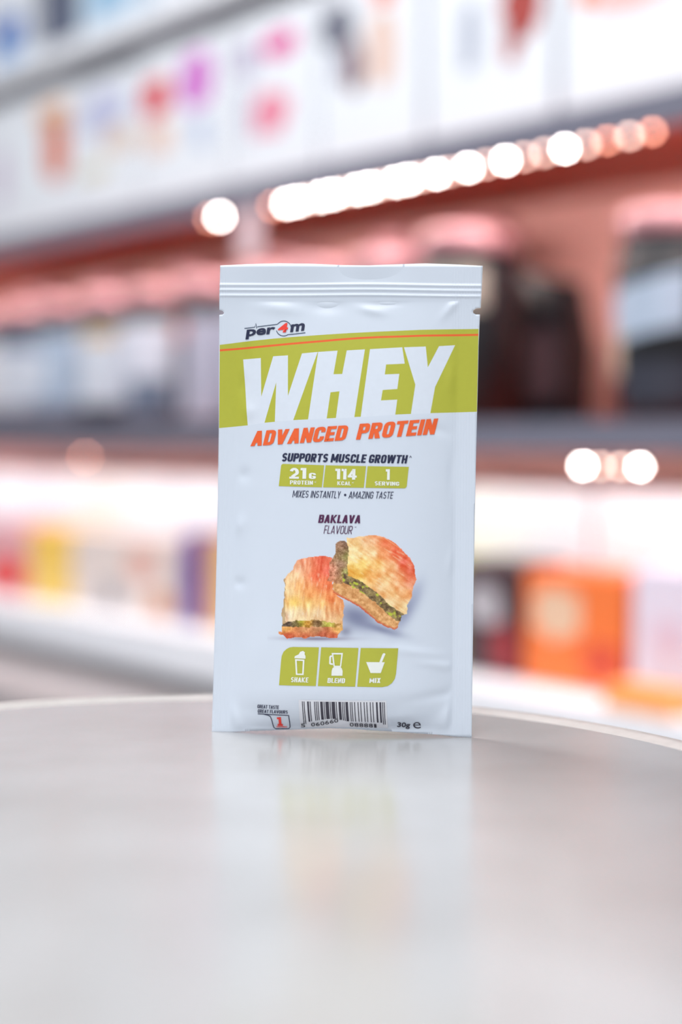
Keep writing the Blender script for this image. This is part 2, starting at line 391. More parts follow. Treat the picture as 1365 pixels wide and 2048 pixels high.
def bulge(px, py):
    px = np.asarray(px, float); py = np.asarray(py, float)
    l, r = LX(py)+34, RX(py)-40
    x = np.clip((px-l)/(r-l), 0, 1); y = np.clip((1456-py)/(1456-604), 0, 1)
    f = 1-np.abs(2*x-1)**3
    g = np.clip(y/0.10, 0, 1); g = g*(2-g) * (1-y**3)
    b = 0.0085*f*g
    w = np.zeros_like(b)
    for cx, cy, sx, sy, an, am in WR:
        c, s = math.cos(an), math.sin(an); dx, dy = px-cx, py-cy
        w += am*np.exp(-((dx*c+dy*s)/sx)**2 - ((-dx*s+dy*c)/sy)**2)
    inside = np.clip(np.minimum((px-l)/8, (r-px)/8), 0, 1)*np.clip((1462-py)/10, 0, 1)*np.clip((py-602)/6, 0, 1)
    b = b + 0.0012*w*inside
    for yc, am in ((571, .5), (581, .55), (592, .6)):
        yy = yc + (px-700)*0.004 - 2*np.exp(-((px-740)/120)**2)
        b += 0.001*am*np.exp(-((py-yy)/2.6)**2)
    b += 0.0006*np.exp(-((px-560)/90)**2)*np.clip((566-py)/30, 0, 1) - 0.0007*np.exp(-((px-735)/60)**2)*np.clip((566-py)/30, 0, 1)
    return b
def surf(px, py, off):
    u, v = uv(px, py)
    return (u, -(float(bulge(px, py))+off), v)

def inside(loops, x, y):
    c = np.zeros(x.shape, bool)
    for lp in loops:
        n = len(lp)
        for i in range(n):
            x0, y0 = lp[i]; x1, y1 = lp[(i+1) % n]
            if y0 == y1: continue
            c ^= ((y0 > y) != (y1 > y)) & (x < (x1-x0)*(y-y0)/(y1-y0)+x0)
    return c
def resample(lp, step):
    out = []
    for i in range(len(lp)):
        a, b = lp[i], lp[(i+1) % len(lp)]
        n = max(1, int(math.hypot(b[0]-a[0], b[1]-a[1])/step + .5))
        out += [(a[0]+(b[0]-a[0])*k/n, a[1]+(b[1]-a[1])*k/n) for k in range(n)]
    return out
def fill(loops, step=7, ys=None, extra=()):
    loops = [resample(l, step) for l in loops]; ex = [resample(l, step) for l in extra]
    pts = []; ed = []
    for l in loops+ex:
        s = len(pts); pts += l; ed += [(s+i, s+(i+1) % len(l)) for i in range(len(l))]
    A = np.array(pts); x0, y0 = A.min(0); x1, y1 = A.max(0)
    gy = np.arange(y0+step/2, y1, step) if ys is None else ys
    X, Y = np.meshgrid(np.arange(x0+step/2, x1, step), gy); X = X.ravel(); Y = Y.ravel()
    k = inside(loops, X, Y); X, Y = X[k], Y[k]
    if len(X):                    # keep grid points off the outline
        d = np.full(len(X), 1e9)
        for p in pts: d = np.minimum(d, (X-p[0])**2+(Y-p[1])**2)
        k = d > (0.4*min(step, 4))**2; X, Y = X[k], Y[k]
    vin = [Vector(p) for p in pts] + [Vector((float(a), float(b))) for a, b in zip(X, Y)]
    vo, eo, fo, *_ = delaunay_2d_cdt(vin, ed, [], 0, 1e-4)
    V = np.array([(v.x, v.y) for v in vo])
    C = np.array([V[list(f)].mean(0) for f in fo])
    k = inside(loops, C[:, 0], C[:, 1])
    def ar(f):
        a, b, c = V[f[0]], V[f[1]], V[f[2]]
        return abs((b[0]-a[0])*(c[1]-a[1])-(b[1]-a[1])*(c[0]-a[0]))
    return V, [f for f, q in zip(fo, k) if q and ar(f) > 1e-3], loops

def stroke(pts, w):
    P = np.array(pts, float); T = np.gradient(P, axis=0); T /= np.linalg.norm(T, axis=1)[:, None]
    N = np.stack([-T[:, 1], T[:, 0]], 1)*w/2
    return [[tuple(p) for p in P+N] + [tuple(p) for p in (P-N)[::-1]]]

z1 = lambda x, y: (420+x/2.3534, 510+y/2.3534)
z6 = lambda x, y: (540+x/4.55, 890+y/4.55)
z3 = lambda x, y: (540+x/4.875, 1280+y/4.875)
z4 = lambda x, y: (500+x/3.79, 1380+y/3.79)
zl = lambda x, y: (470+x/5.46, 630+y/5.46)
OLIVE = (182, 184, 62); ORANGE = (240, 100, 46); NAVY = (34, 40, 72); PLUM = (84, 36, 78); RED = (242, 62, 50); PAPER = (220, 228, 240)
Z = lambda f, L: [f(*p) for p in L]

band_top = Z(z1, [(47, 423), (170, 408), (300, 395), (410, 386), (520, 378), (660, 369), (800, 362), (1000, 353), (1130, 350), (1266, 348)])
band_bot = Z(z1, [(1258, 738), (1040, 745), (880, 752), (720, 762), (560, 770), (400, 778), (263, 790), (182, 802), (44, 815)])
BAND = band_top+band_bot
STRIPE = stroke(Z(z1, [(47, 449), (150, 441), (250, 432), (390, 419), (520, 408), (610, 400), (700, 393), (800, 388), (900, 385), (1000, 381), (1100, 379), (1265, 376)]), 4)[0]
WHEY = [Z(z1, L) for L in (
    [(158, 492), (243, 486), (247, 668), (302, 478), (372, 474), (374, 665), (438, 465), (512, 458), (400, 779), (313, 785), (318, 600), (263, 791), (182, 803)],
    [(514, 458), (605, 452), (587, 563), (628, 562), (648, 451), (733, 446), (686, 766), (600, 771), (616, 643), (574, 648), (557, 772), (470, 775)],
    [(757, 445), (908, 436), (920, 513), (833, 517), (827, 564), (895, 561), (886, 632), (818, 637), (810, 686), (886, 682), (877, 753), (716, 764)],
    [(916, 436), (1018, 432), (1028, 530), (1080, 430), (1155, 425), (1062, 622), (1040, 746), (950, 749), (970, 612)])]
PX0, PX1, PY0, PY1 = 540.0, 892.0, 1062.0, 1290.0      # the printed picture takes the place of the film here
PICT = [(PX0, PY0), (PX1, PY0), (PX1, PY1), (PX0, PY1)]

sach = empty('protein_sachet', BASE, math.atan2(AX.y, AX.x))
tag(sach, 'white and olive whey protein sachet with baklava picture standing upright on the table', 'sachet')
FILM = (214, 223, 236)
def film_mat():
    m = mat('sachet_film', FILM, 0.36, 0.0, var=0.012, scale=60, spec=0.5)
    nt = m.node_tree; p = nt.nodes['Principled BSDF']
    tc = nt.nodes.new('ShaderNodeTexCoord'); sx = nt.nodes.new('ShaderNodeSeparateXYZ'); nt.links.new(tc.outputs['Object'], sx.inputs[0])
    def mth(op, a, b=None):
        n = nt.nodes.new('ShaderNodeMath'); n.operation = op
        for i, v in enumerate((a, b)):
            if v is None: continue
            if isinstance(v, (int, float)): n.inputs[i].default_value = v
            else: nt.links.new(v, n.inputs[i])
        return n.outputs[0]
    ridge = mth('SINE', mth('MULTIPLY', sx.outputs[0], 5200.0))          # fine pressed ridges in the side seals
    mask = mth('GREATER_THAN', mth('ABSOLUTE', mth('SUBTRACT', sx.outputs[0], -0.0005)), 0.0492)
    h = mth('MULTIPLY', ridge, mask)
    b = nt.nodes.new('ShaderNodeBump'); b.inputs['Strength'].default_value = 0.12; b.inputs['Distance'].default_value = 0.0002
    nt.links.new(h, b.inputs['Height']); nt.links.new(b.outputs['Normal'], p.inputs['Normal'])
    return m
M_film = film_mat()
outline = [(441, 531), (500, 528.5), (560, 527), (630, 528), (690, 530.5), (740, 531), (800, 528.5), (850, 527), (910, 529), (966, 532),
           (965, 560), (963.5, 590), (962, 616), (953, 617), (947, 621), (947, 626), (952, 629), (960.5, 629), (958, 690), (955.5, 800), (953, 900), (950.5, 1030),
           (948, 1170), (946, 1320), (944, 1475), (912, 1473.5), (880, 1469.5), (840, 1467), (800, 1464), (750, 1461), (700, 1457.5), (660, 1456),
           (600, 1458.5), (550, 1460.5), (500, 1462), (460, 1464.5), (424, 1463), (427, 1360), (430, 1250), (434, 1100), (436, 980), (438, 860), (438.5, 700),
           (439, 630), (446, 629), (448.5, 626), (446, 622), (439, 620), (439, 600), (440, 565)]
ys = np.concatenate([np.arange(535, 563, 6), np.arange(563, 606, 1.5), np.arange(609, 1452, 4), [1456, 1462, 1468]])
V, F, LP = fill([outline], 4, ys, [BAND, STRIPE, PICT]+WHEY)
CT = np.array([V[list(f)].mean(0) for f in F]); region = np.zeros(len(F), int)     # 0 film, 1 band, 2 stripe, 3.. letters, 9 picture
for k, lp in ((1, BAND), (2, STRIPE), (3, WHEY[0]), (4, WHEY[1]), (5, WHEY[2]), (6, WHEY[3]), (9, PICT)):
    region[inside([lp], CT[:, 0], CT[:, 1])] = k
n = len(V); co = []
bl = bulge(V[:, 0], V[:, 1])
UVs = [uv(x, y) for x, y in V]
for (u, v), b in zip(UVs, bl): co.append((u, -(b+0.00015), v))
for (u, v), b in zip(UVs, bl): co.append((u, b*0.9+0.00015, v))
faces = []
for f in F:
    a = V[f[0]]; e1 = V[f[1]]-a; e2 = V[f[2]]-a
    if e1[0]*e2[1]-e1[1]*e2[0] > 0: f = f[::-1]
    faces.append(tuple(f)); faces.append(tuple(i+n for i in f[::-1]))
cnt = {}
for f in faces[::2]:
    for i in range(3): cnt[(f[i], f[(i+1) % 3])] = 1
for (a, b) in list(cnt):
    if (b, a) not in cnt: faces.append((b, a, a+n, b+n))
front = faces[:2*len(F):2]
keep = [f for f, r in zip(front, region) if r == 0] + faces[1:2*len(F):2] + faces[2*len(F):]
me = bpy.data.meshes.new('pouch'); me.from_pydata(co, [], keep); me.update()
for p in me.polygons: p.use_smooth = len(p.vertices) == 3
link('pouch', me, M_film, sach)

def ink(rgb):
    return mat('ink_%d_%d_%d' % rgb, rgb, 0.4, 0.0, var=0.03, scale=400)
def inlay(name, k, rgb):
    used = sorted({i for f, r in zip(front, region) if r == k for i in f}); ix = {v: i for i, v in enumerate(used)}
    me = bpy.data.meshes.new(name); me.from_pydata([co[i] for i in used], [], [tuple(ix[i] for i in f) for f, r in zip(front, region) if r == k]); me.update()
    for p in me.polygons: p.use_smooth = True
    return link(name, me, ink(rgb), sach)
inlay('olive_band', 1, OLIVE); inlay('orange_stripe', 2, ORANGE)
for k in (3, 4, 5, 6): inlay('title_letter', k, PAPER)
def put(name, V, F, rgb, off, parent=sach):
    co = [surf(x, y, 0.00015+1.1*off) for x, y in V]
    fs = []
    for f in F:
        a = V[f[0]]; e1 = np.subtract(V[f[1]], a); e2 = np.subtract(V[f[2]], a)
        fs.append(tuple(f[::-1]) if e1[0]*e2[1]-e1[1]*e2[0] > 0 else tuple(f))
    me = bpy.data.meshes.new(name); me.from_pydata(co, [], fs); me.update()
    for p in me.polygons: p.use_smooth = True
    return link(name, me, ink(rgb), parent)
def shape(name, loops, rgb, off=0.00012, step=7, parent=sach):
    V, F, _ = fill(loops, step); return put(name, V, F, rgb, off, parent)
def multi(name, shapes, rgb, off=0.00024, step=5, parent=sach):
    VV = []; FF = []
    for loops in shapes:
        V, F, _ = fill(loops, step); k = len(VV); VV += [tuple(v) for v in V]; FF += [tuple(i+k for i in f) for f in F]
    return put(name, VV, FF, rgb, off, parent)
# lettering from the built-in font, squeezed, sheared and emboldened, laid on the film
def glyphs(body, offset):
    c = bpy.data.curves.new('tmp', 'FONT'); c.body = body; c.offset = offset; c.resolution_u = 3
    o = bpy.data.objects.new('tmp', c); COL.objects.link(o)
    dg = bpy.context.evaluated_depsgraph_get(); dg.update()
    m = o.evaluated_get(dg).to_mesh()
    bm = bmesh.new(); bm.from_mesh(m); bmesh.ops.triangulate(bm, faces=bm.faces)
    V = np.array([(v.co.x, v.co.y) for v in bm.verts]); F = [tuple(v.index for v in f.verts) for f in bm.faces]
    bm.free(); bpy.data.objects.remove(o); bpy.data.curves.remove(c)
    return V, F
HREF = {}
def text(name, body, bl, br, h, rgb, bold=0.0, shear=0.2, off=0.00024, ref='H', parent=sach, cuts=0):
    V, F = glyphs(body, bold)
    if (ref, bold) not in HREF:
        R, _ = glyphs(ref, bold); HREF[(ref, bold)] = (R[:, 1].min(), R[:, 1].max())
    y0, y1 = HREF[(ref, bold)]
    x0, x1 = V[:, 0].min(), V[:, 0].max()
    tx = (V[:, 0]-x0)/(x1-x0); ty = (V[:, 1]-y0)/(y1-y0)
    P = np.stack([bl[0]+(br[0]-bl[0])*tx + shear*h*ty, bl[1]+(br[1]-bl[1])*tx - h*ty], 1)
    return put(name, P, F, rgb, off, parent)

def _arc(cx, cy, rx, ry, a0, a1, n=6):
    return [(cx+rx*math.cos(math.radians(a)), cy+ry*math.sin(math.radians(a))) for a in np.linspace(a0, a1, n)]
def _rbox(x0, y0, x1, y1, rl, rr):
    o = []
    for cx, cy, r, a in ((x1-rr, y0+rr, rr, -90), (x1-rr, y1-rr, rr, 0), (x0+rl, y1-rl, rl, 90), (x0+rl, y0+rl, rl, 180)):
        o += _arc(cx, cy, r, r, a, a+90) if r > 0 else [(x1 if a < 90 else x0, y0 if a in (-90, 180) else y1)]
    return o
def _rect(x0, y0, x1, y1): return [[(x0, y0), (x1, y0), (x1, y1), (x0, y1)]]
def glyph(ch, t, th):
    """heavy condensed capital as a list of shapes (each a list of loops), and its width"""
    w = 0.36+t*0.95; r = min(.24, w*.46); ri = max(.03, r-t*.8); c = w/2
    ring = lambda x0, y0, x1, y1, rl, rr: [_rbox(x0, y0, x1, y1, rl, rr), _rbox(x0+t, y0+th, x1-t, y1-th, max(0, rl-t*.8), max(.02, rr-t*.8))]
    st = _rect(0, 0, t, 1); fl = lambda S: [[[(x, 1-y) for x, y in l] for l in q] for q in S]
    def cc(y0, y1):
        return [[(w, y1)] + _arc(w-r, 1-r, r, r, 0, 90) + _arc(r, 1-r, r, r, 90, 180) + _arc(r, r, r, r, 180, 270) + _arc(w-r, r, r, r, 270, 360) + [(w, y0), (w-t, y0)]
                + _arc(w-t-ri, th+ri, ri, ri, 360, 270) + _arc(t+ri, th+ri, ri, ri, 270, 180) + _arc(t+ri, 1-th-ri, ri, ri, 180, 90) + _arc(w-t-ri, 1-th-ri, ri, ri, 90, 0) + [(w-t, y1)]]
    if ch in 'AV':
        w += .06; c = w/2
        S = [[[(0, 0), (t*1.02, 0), (c+t*.5, 1), (c-t*.55, 1)]], [[(w, 0), (w-t*1.02, 0), (c-t*.5, 1), (c+t*.55, 1)]]]
        return (S + [_rect(w*.22, .2, w*.78, .2+th*.9)] if ch == 'A' else fl(S)), w
    if ch == 'B': return [ring(0, .46, w*.97, 1, 0, .17), ring(0, 0, w, .46+th, 0, .18)], w
    if ch == 'C': return [cc(.36, .64)], w
    if ch == 'D': return [ring(0, 0, w, 1, 0, r)], w
    if ch == 'E': w -= .07; return [st, _rect(0, 1-th, w, 1), _rect(0, .5-th/2, w*.92, .5+th/2), _rect(0, 0, w, th)], w
    if ch == 'F': w -= .08; return [st, _rect(0, 1-th, w, 1), _rect(0, .47-th/2, w*.92, .47+th/2)], w
    if ch == 'G': return [cc(.5, .66), _rect(c-.02, .5-th*.9, w, .5)], w
    if ch == 'H': return [st, _rect(w-t, 0, w, 1), _rect(0, .5-th/2, w, .5+th/2)], w
    if ch == 'I': return [st], t
    if ch == 'K':
        w += .09
        return [st, [[(t*.9, .56), (w-t*1.1, 1), (w, 1), (t*.9, .36)]], [[(t*.9+.10, .6), (w+.02, 0), (w-t*1.1, 0), (t*.9, .46)]]], w+.02
    if ch == 'L': w -= .09; return [st, _rect(0, 0, w, th)], w
    if ch == 'M':
        w += .2; c = w/2
        return [st, _rect(w-t, 0, w, 1), [[(0, 1), (t, 1), (c+t*.42, .2), (c-t*.42, .2)]], [[(w, 1), (w-t, 1), (c-t*.42, .2), (c+t*.42, .2)]]], w
    if ch == 'N': w += .03; return [st, _rect(w-t, 0, w, 1), [[(0, 1), (t*.95, 1), (w, 0), (w-t*.95, 0)]]], w
    if ch in 'O0': return [ring(0, 0, w, 1, r, r)], w
    if ch == 'P': return [st, ring(0, .38, w, 1, 0, .2)], w
    if ch == 'R': return [st, ring(0, .4, w, 1, 0, .2), [[(c-t*.35, .45), (c+t*.65, .45), (w+.03, 0), (w-t*1.05, 0)]]], w+.03
    if ch == 'S':
        q = (1-th)/4; P = _arc(c, .5+q, (w-t)/2, q, 25, 270, 15) + _arc(c, .5-q, (w-t)/2, q, 90, -155, 15)[1:]
        return [stroke(P, (t+th)/2*1.0)], w
    if ch == 'T': return [_rect(c-t/2, 0, c+t/2, 1), _rect(0, 1-th, w, 1)], w
    if ch == 'U':
        return [[[(0, 1)] + _arc(r, r, r, r, 180, 270) + _arc(w-r, r, r, r, 270, 360) + [(w, 1), (w-t, 1)] + _arc(w-t-ri, th+ri, ri, ri, 360, 270) + _arc(t+ri, th+ri, ri, ri, 270, 180) + [(t, 1)]]], w
    if ch == 'W':
        w += .34; q = w/4; k = t*.5
        L = lambda a, b: [[(a-k, 1), (a+k, 1), (b+k, 0), (b-k, 0)]]
        return [L(k, q+k*.2), L(2*q, q+k*.2), L(2*q, 3*q-k*.2), L(w-k, 3*q-k*.2)], w
    if ch == 'X': return [[[(0, 0), (t*1.1, 0), (w, 1), (w-t*1.1, 1)]], [[(w, 0), (w-t*1.1, 0), (0, 1), (t*1.1, 1)]]], w
    if ch == 'Y': return [_rect(c-t/2, 0, c+t/2, .5), [[(c-t/2, .4), (c+t/2, .4), (t*1.05, 1), (0, 1)]], [[(c-t/2, .4), (c+t/2, .4), (w, 1), (w-t*1.05, 1)]]], w
    if ch == 'Z': w -= .03; return [_rect(0, 1-th, w, 1), _rect(0, 0, w, th), [[(0, th*.8), (t*1.15, th*.8), (w, 1-th*.8), (w-t*1.15, 1-th*.8)]]], w
    if ch == '1': return [_rect(t*.55, 0, t*1.55, 1), _rect(0, .78, t, 1)], t*1.55
    if ch == '2':
        q = .3; P = _arc(c, 1-th/2-q, (w-t)/2, q, 165, -25, 14) + [(c+.02, .34), (t*.75, th*.9)]
        return [stroke(P, (t+th)/2), _rect(0, 0, w, th)], w
    if ch == '4': w += .05; return [_rect(w-t*1.45, 0, w-t*.45, 1), _rect(0, .2, w, .2+th), [[(0, .2+th*.6), (t*.9, .2+th*.6), (w-t*.45, 1), (w-t*1.3, 1)]]], w
    return [], .2
def block(name, body, bl, br, h, rgb, t=0.2, th=0.17, shear=0.2, gap=0.06, off=0.00024):
    x = 0; shapes = []
    for ch in body:
        S, w = glyph(ch, t, th)
        shapes += [[[(px+x, py) for px, py in l] for l in q] for q in S]; x += w+gap
    x -= gap; VV = []; FF = []
    f = lambda p: (bl[0]+(br[0]-bl[0])*p[0]/x+shear*h*p[1], bl[1]+(br[1]-bl[1])*p[0]/x-h*p[1])
    for q in shapes:
        V, F, _ = fill([[f(p) for p in l] for l in q], 8); k = len(VV)
        VV += [tuple(v) for v in V]; FF += [tuple(i+k for i in g) for g in F]
    return put(name, VV, FF, rgb, off)
# band, stripe, title
block('subtitle_lettering', 'ADVANCED', (503, 892.5), (694, 880.5), 30, ORANGE, .23, .2, 0.25)
block('subtitle_lettering', 'PROTEIN', (715, 879.5), (870, 868.5), 31.5, ORANGE, .23, .2, 0.25)

# brand mark
text('brand_lettering', 'per', zl(124, 236), zl(440, 206), 13.5, NAVY, 0.032, 0.15, ref='x')
text('brand_lettering', 'm', zl(610, 192), zl(762, 174), 15.5, NAVY, 0.032, 0.15, ref='x')
text('brand_numeral', '4', zl(472, 199), zl(580, 190), 18.5, RED, 0.04, 0.15)
cx, cy, rr = 540, 150, 82
arc = lambda a0, a1: [(cx+rr*math.cos(math.radians(a)), cy-rr*math.sin(math.radians(a))) for a in np.linspace(a0, a1, 22)]
multi('pulse_line', [stroke(Z(zl, [(108, 148), (170, 141), (222, 134), (232, 92), (244, 150), (252, 130), (330, 121), (468, 104)] + arc(138, 8)), 1.3),
                     stroke(Z(zl, arc(196, 305) + [(640, 213), (777, 197)]), 1.3)], (20, 52, 84), 0.0002, 4)

# claims
block('claim_lettering', 'SUPPORTS MUSCLE GROWTH', z6(122, 147), z6(1252, 166), 16.5, NAVY, .22, .18)
text('claim_lettering', '^', z6(1277, 128), z6(1300, 128), 7, NAVY, 0.0, 0)
def rc(cx, cy, r, a0, a1, f): return [f(cx+r*math.cos(math.radians(a)), cy-r*math.sin(math.radians(a))) for a in np.linspace(a0, a1, 7)]
shape('nutrition_box', [rc(142, 192, 22, 180, 90, z6)+Z(z6, [(512, 182), (492, 380), (100, 370)])], OLIVE)
shape('nutrition_box', [Z(z6, [(525, 182), (890, 190), (870, 384), (503, 380)])], OLIVE)
shape('nutrition_box', [Z(z6, [(903, 190), (1273, 197)])+rc(1232, 366, 24, 0, -90, z6)+Z(z6, [(885, 384)])], OLIVE)
LW = (236, 240, 236)
for body, a, b, h, bd in (('21', (197, 303), (350, 304), 21.5, .04), ('G', (375, 304), (438, 306), 12, .04), ('PROTEIN', (203, 354), (412, 358), 8, .035), ('<', (425, 342), (441, 342), 4, 0),
                          ('114', (612, 308), (806, 312), 21, .04), ('KCAL', (632, 360), (753, 363), 7.6, .035), ('<', (764, 347), (780, 347), 4, 0),
                          ('1', (1066, 313), (1102, 313), 21, .04), ('SERVING', (968, 362), (1188, 367), 7.8, .035)):
    if body == '<': text('nutrition_lettering', body, z6(*a), z6(*b), h, LW, bd, 0.03)
    else: block('nutrition_lettering', body, z6(*a), z6(*b), h, LW, .2 if h < 10 else .22, .16 if h < 10 else .19, 0.02, 0.09)
block('claim_lettering', 'MIXES INSTANTLY', z6(225, 470), z6(655, 478), 13.6, NAVY, .1, .1, .18, .09)
block('claim_lettering', 'AMAZING TASTE', z6(732, 479), z6(1128, 482), 13.6, NAVY, .1, .1, .18, .09)
shape('bullet_dot', [[z6(703+11*math.cos(a), 449+11*math.sin(a)) for a in np.linspace(0, 6.283, 13)[:-1]]], NAVY, step=3)
block('flavour_lettering', 'BAKLAVA', z6(460, 699), z6(838, 703), 16, PLUM, .22, .17, .18)
block('flavour_lettering', 'FLAVOUR', z6(510, 795), z6(764, 800), 16, PLUM, .085, .085, .18, .08)
text('flavour_lettering', '<', z6(790, 745), z6(806, 745), 3.4, PLUM, 0.0, 0)

# printed picture of two baklava pieces: a fine colour mesh
def picture():
    gx = np.linspace(PX0, PX1, 321); gy = np.linspace(PY0, PY1, 208)
    X, Y = np.meshgrid(gx, gy); zx = (X-550)*4.55; zy = (Y-1060)*4.55
    rs = np.random.RandomState(3)
    def noise(sx, sy, ang=0.0, seed=0):
        r = np.random.RandomState(seed); g = r.rand(64, 64); c, s = math.cos(ang), math.sin(ang)
        a = (zx*c+zy*s)/sx + 100; b = (-zx*s+zy*c)/sy + 100
        i = np.floor(a).astype(int); j = np.floor(b).astype(int); u = a-i; v = b-j; u = u*u*(3-2*u); v = v*v*(3-2*v)
        G = lambda p, q: g[p % 64, q % 64]
        return (G(i, j)*(1-u)+G(i+1, j)*u)*(1-v)+(G(i, j+1)*(1-u)+G(i+1, j+1)*u)*v
    def idw(anch, p=2.6):
        n = np.zeros(zx.shape+(3,)); d = np.zeros(zx.shape)
        for ax, ay, c in anch:
            w = 1/(((zx-ax)**2+(zy-ay)**2+900)**(p/2)); n += w[..., None]*np.array(c, float); d += w
        return n/d[..., None]
    film = np.array(FILM, float)
    img = np.ones(zx.shape+(3,))*film
    def soft(cx, cy, sx, sy, ang, amt, col):
        c, s = math.cos(ang), math.sin(ang); dx, dy = zx-cx, zy-cy
        w = amt*np.exp(-((dx*c+dy*s)/sx)**2-((-dx*s+dy*c)/sy)**2)[..., None]
        return w, np.array(col, float)
    for a in ((760, 770, 190, 110, .35, .85, (112, 118, 150)), (980, 880, 190, 36, .30, .75, (120, 126, 156)), (1200, 720, 70, 190, .5, .75, (130, 136, 168)),
              (660, 900, 60, 50, 0, .5, (96, 96, 124)), (1290, 560, 60, 120, .35, .45, (160, 168, 194)), (400, 965, 270, 18, 0, .7, (110, 100, 124))):
        w, c = soft(*a); img = img*(1-w)+c*w
    wob = lambda k, sd: (noise(k, k, 0, sd)-.5)
    wx, wy = zx+10*wob(26, 11), zy+10*wob(26, 12)
    def msk(poly): return inside([poly], wx.ravel(), wy.ravel()).reshape(zx.shape)
    PA = [(200, 300), (225, 262), (330, 235), (480, 220), (545, 238), (545, 520), (600, 590), (645, 620), (650, 700), (640, 800), (640, 885), (605, 915), (590, 957), (520, 958),
          (430, 945), (350, 945), (290, 968), (265, 950), (130, 965), (100, 938), (60, 925), (58, 905), (88, 910), (90, 850), (92, 780), (82, 745), (100, 680), (108, 600), (115, 480), (100, 440), (130, 398), (160, 370), (190, 350)]
    PB = [(570, 110), (600, 92), (650, 85), (672, 100), (672, 62), (740, 60), (800, 45), (920, 33), (1000, 52), (1090, 98), (1180, 178), (1250, 258), (1280, 340), (1294, 430), (1268, 520), (1252, 600),
          (1218, 670), (1212, 752), (1165, 757), (1160, 800), (1140, 830), (1128, 872), (1100, 887), (1030, 862), (950, 822), (870, 750), (800, 690), (700, 632), (620, 592), (552, 550), (545, 500), (553, 452), (492, 447), (518, 400), (520, 285), (552, 240), (572, 190)]
    strandA = noise(14, 90, 0.12, 1); strandA2 = noise(26, 60, -0.2, 2); fine = noise(6, 6, 0, 5); mid = noise(22, 22, 0, 6)
    # piece A
    mA = msk(PA)
    cA = idw([(300, 270, (244, 150, 110)), (440, 260, (240, 110, 80)), (250, 330, (248, 190, 150)), (400, 400, (244, 104, 66)), (500, 360, (236, 92, 70)), (480, 480, (244, 120, 70)), (180, 420, (248, 214, 164)),
              (160, 540, (246, 214, 160)), (230, 500, (248, 170, 100)), (360, 560, (250, 160, 90)), (520, 600, (240, 128, 66)), (200, 640, (246, 196, 92)), (330, 640, (248, 206, 120)), (450, 650, (250, 190, 110)),
              (580, 680, (236, 150, 90)), (250, 730, (246, 222, 178)), (420, 730, (244, 214, 170)), (560, 760, (246, 200, 150)), (150, 760, (240, 214, 180)), (400, 780, (232, 190, 140)), (600, 800, (232, 180, 120))])
    cA += ((strandA-.5)*38 + (strandA2-.5)*50)[..., None]*np.array([.5, 1.0, 1.0]) + ((fine-.5)*18)[..., None]
    hl = np.clip((noise(10, 46, 0.15, 8)-.74)*5, 0, 1)[..., None]; cA = cA*(1-hl*.4)+np.array([252, 236, 214])*hl*.4
    edge = np.interp(zx, [90, 150, 250, 400, 500, 640], [838, 815, 800, 796, 815, 838]) + 14*wob(20, 21)
    fil = np.interp(zx, [90, 300, 640], [858, 862, 862]) + 16*wob(24, 22)
    fc = idw([(150, 825, (70, 50, 40)), (260, 795, (190, 190, 50)), (320, 825, (226, 160, 60)), (400, 830, (130, 96, 60)), (520, 825, (180, 176, 60)), (600, 840, (214, 160, 90)), (210, 830, (110, 92, 50))], 3) + ((mid-.5)*90)[..., None] + ((fine-.5)*60)[..., None]
    bc = idw([(130, 880, (238, 178, 96)), (300, 890, (222, 160, 104)), (420, 880, (206, 150, 104)), (590, 880, (240, 186, 100)), (140, 945, (196, 72, 40)), (300, 940, (206, 96, 54)), (450, 925, (190, 84, 50)), (560, 945, (212, 96, 60))], 3.2) + ((mid-.5)*46)[..., None] + ((fine-.5)*30)[..., None]
    lay = np.where((zy < edge)[..., None], cA, np.where((zy < fil)[..., None], fc, bc))
    left = (zx < 118+10*wob(18, 30)) & (zy > 430) & (zy < 840); lay[left] = lay[left]*.5+np.array([150, 118, 80])*.5
    img[mA] = lay[mA]
    # piece B
    mB = msk(PB)
    cB = idw([(760, 120, (250, 222, 160)), (850, 90, (250, 206, 160)), (930, 60, (248, 170, 120)), (1020, 110, (244, 120, 76)), (1110, 190, (240, 92, 56)), (1180, 280, (238, 90, 64)), (1240, 360, (236, 104, 76)), (1010, 200, (246, 150, 90)),
              (900, 180, (250, 216, 160)), (730, 220, (246, 214, 150)), (720, 340, (246, 200, 100)), (820, 300, (250, 208, 110)), (950, 300, (250, 196, 110)), (1080, 320, (248, 190, 130)), (780, 400, (244, 196, 90)), (900, 420, (248, 180, 100)),
              (1030, 430, (248, 204, 140)), (1150, 440, (248, 170, 110)), (1250, 470, (242, 150, 110)), (960, 520, (248, 206, 150)), (1080, 560, (248, 196, 130)), (1200, 560, (248, 176, 110)), (1060, 640, (246, 214, 160)), (1170, 680, (246, 214, 156)), (1240, 430, (246, 130, 96))])
    sB = noise(90, 15, 0.62, 31); sB2 = noise(40, 40, 0, 32)
    cB += ((sB-.5)*34+(sB2-.5)*70)[..., None]*np.array([.35, .9, 1.1]) + ((fine-.5)*18)[..., None]
    hl = np.clip((noise(52, 13, 0.6, 38)-.74)*5, 0, 1)[..., None]; cB = cB*(1-hl*.4)+np.array([254, 238, 206])*hl*.4
    # distance from the crust edge, measured downwards / leftwards
    ex = [660, 690, 780, 870, 960, 1030, 1110, 1210]; ey = [385, 398, 440, 500, 562, 640, 702, 758]
    eb = np.interp(zx, ex, ey) + 14*wob(22, 41)
    vx = np.interp(zy, [60, 100, 180, 260, 340, 400], [668, 672, 692, 682, 680, 688]) + 12*wob(18, 42)
    crust = (zy < eb) & (zx > vx)
    dd = zy-eb
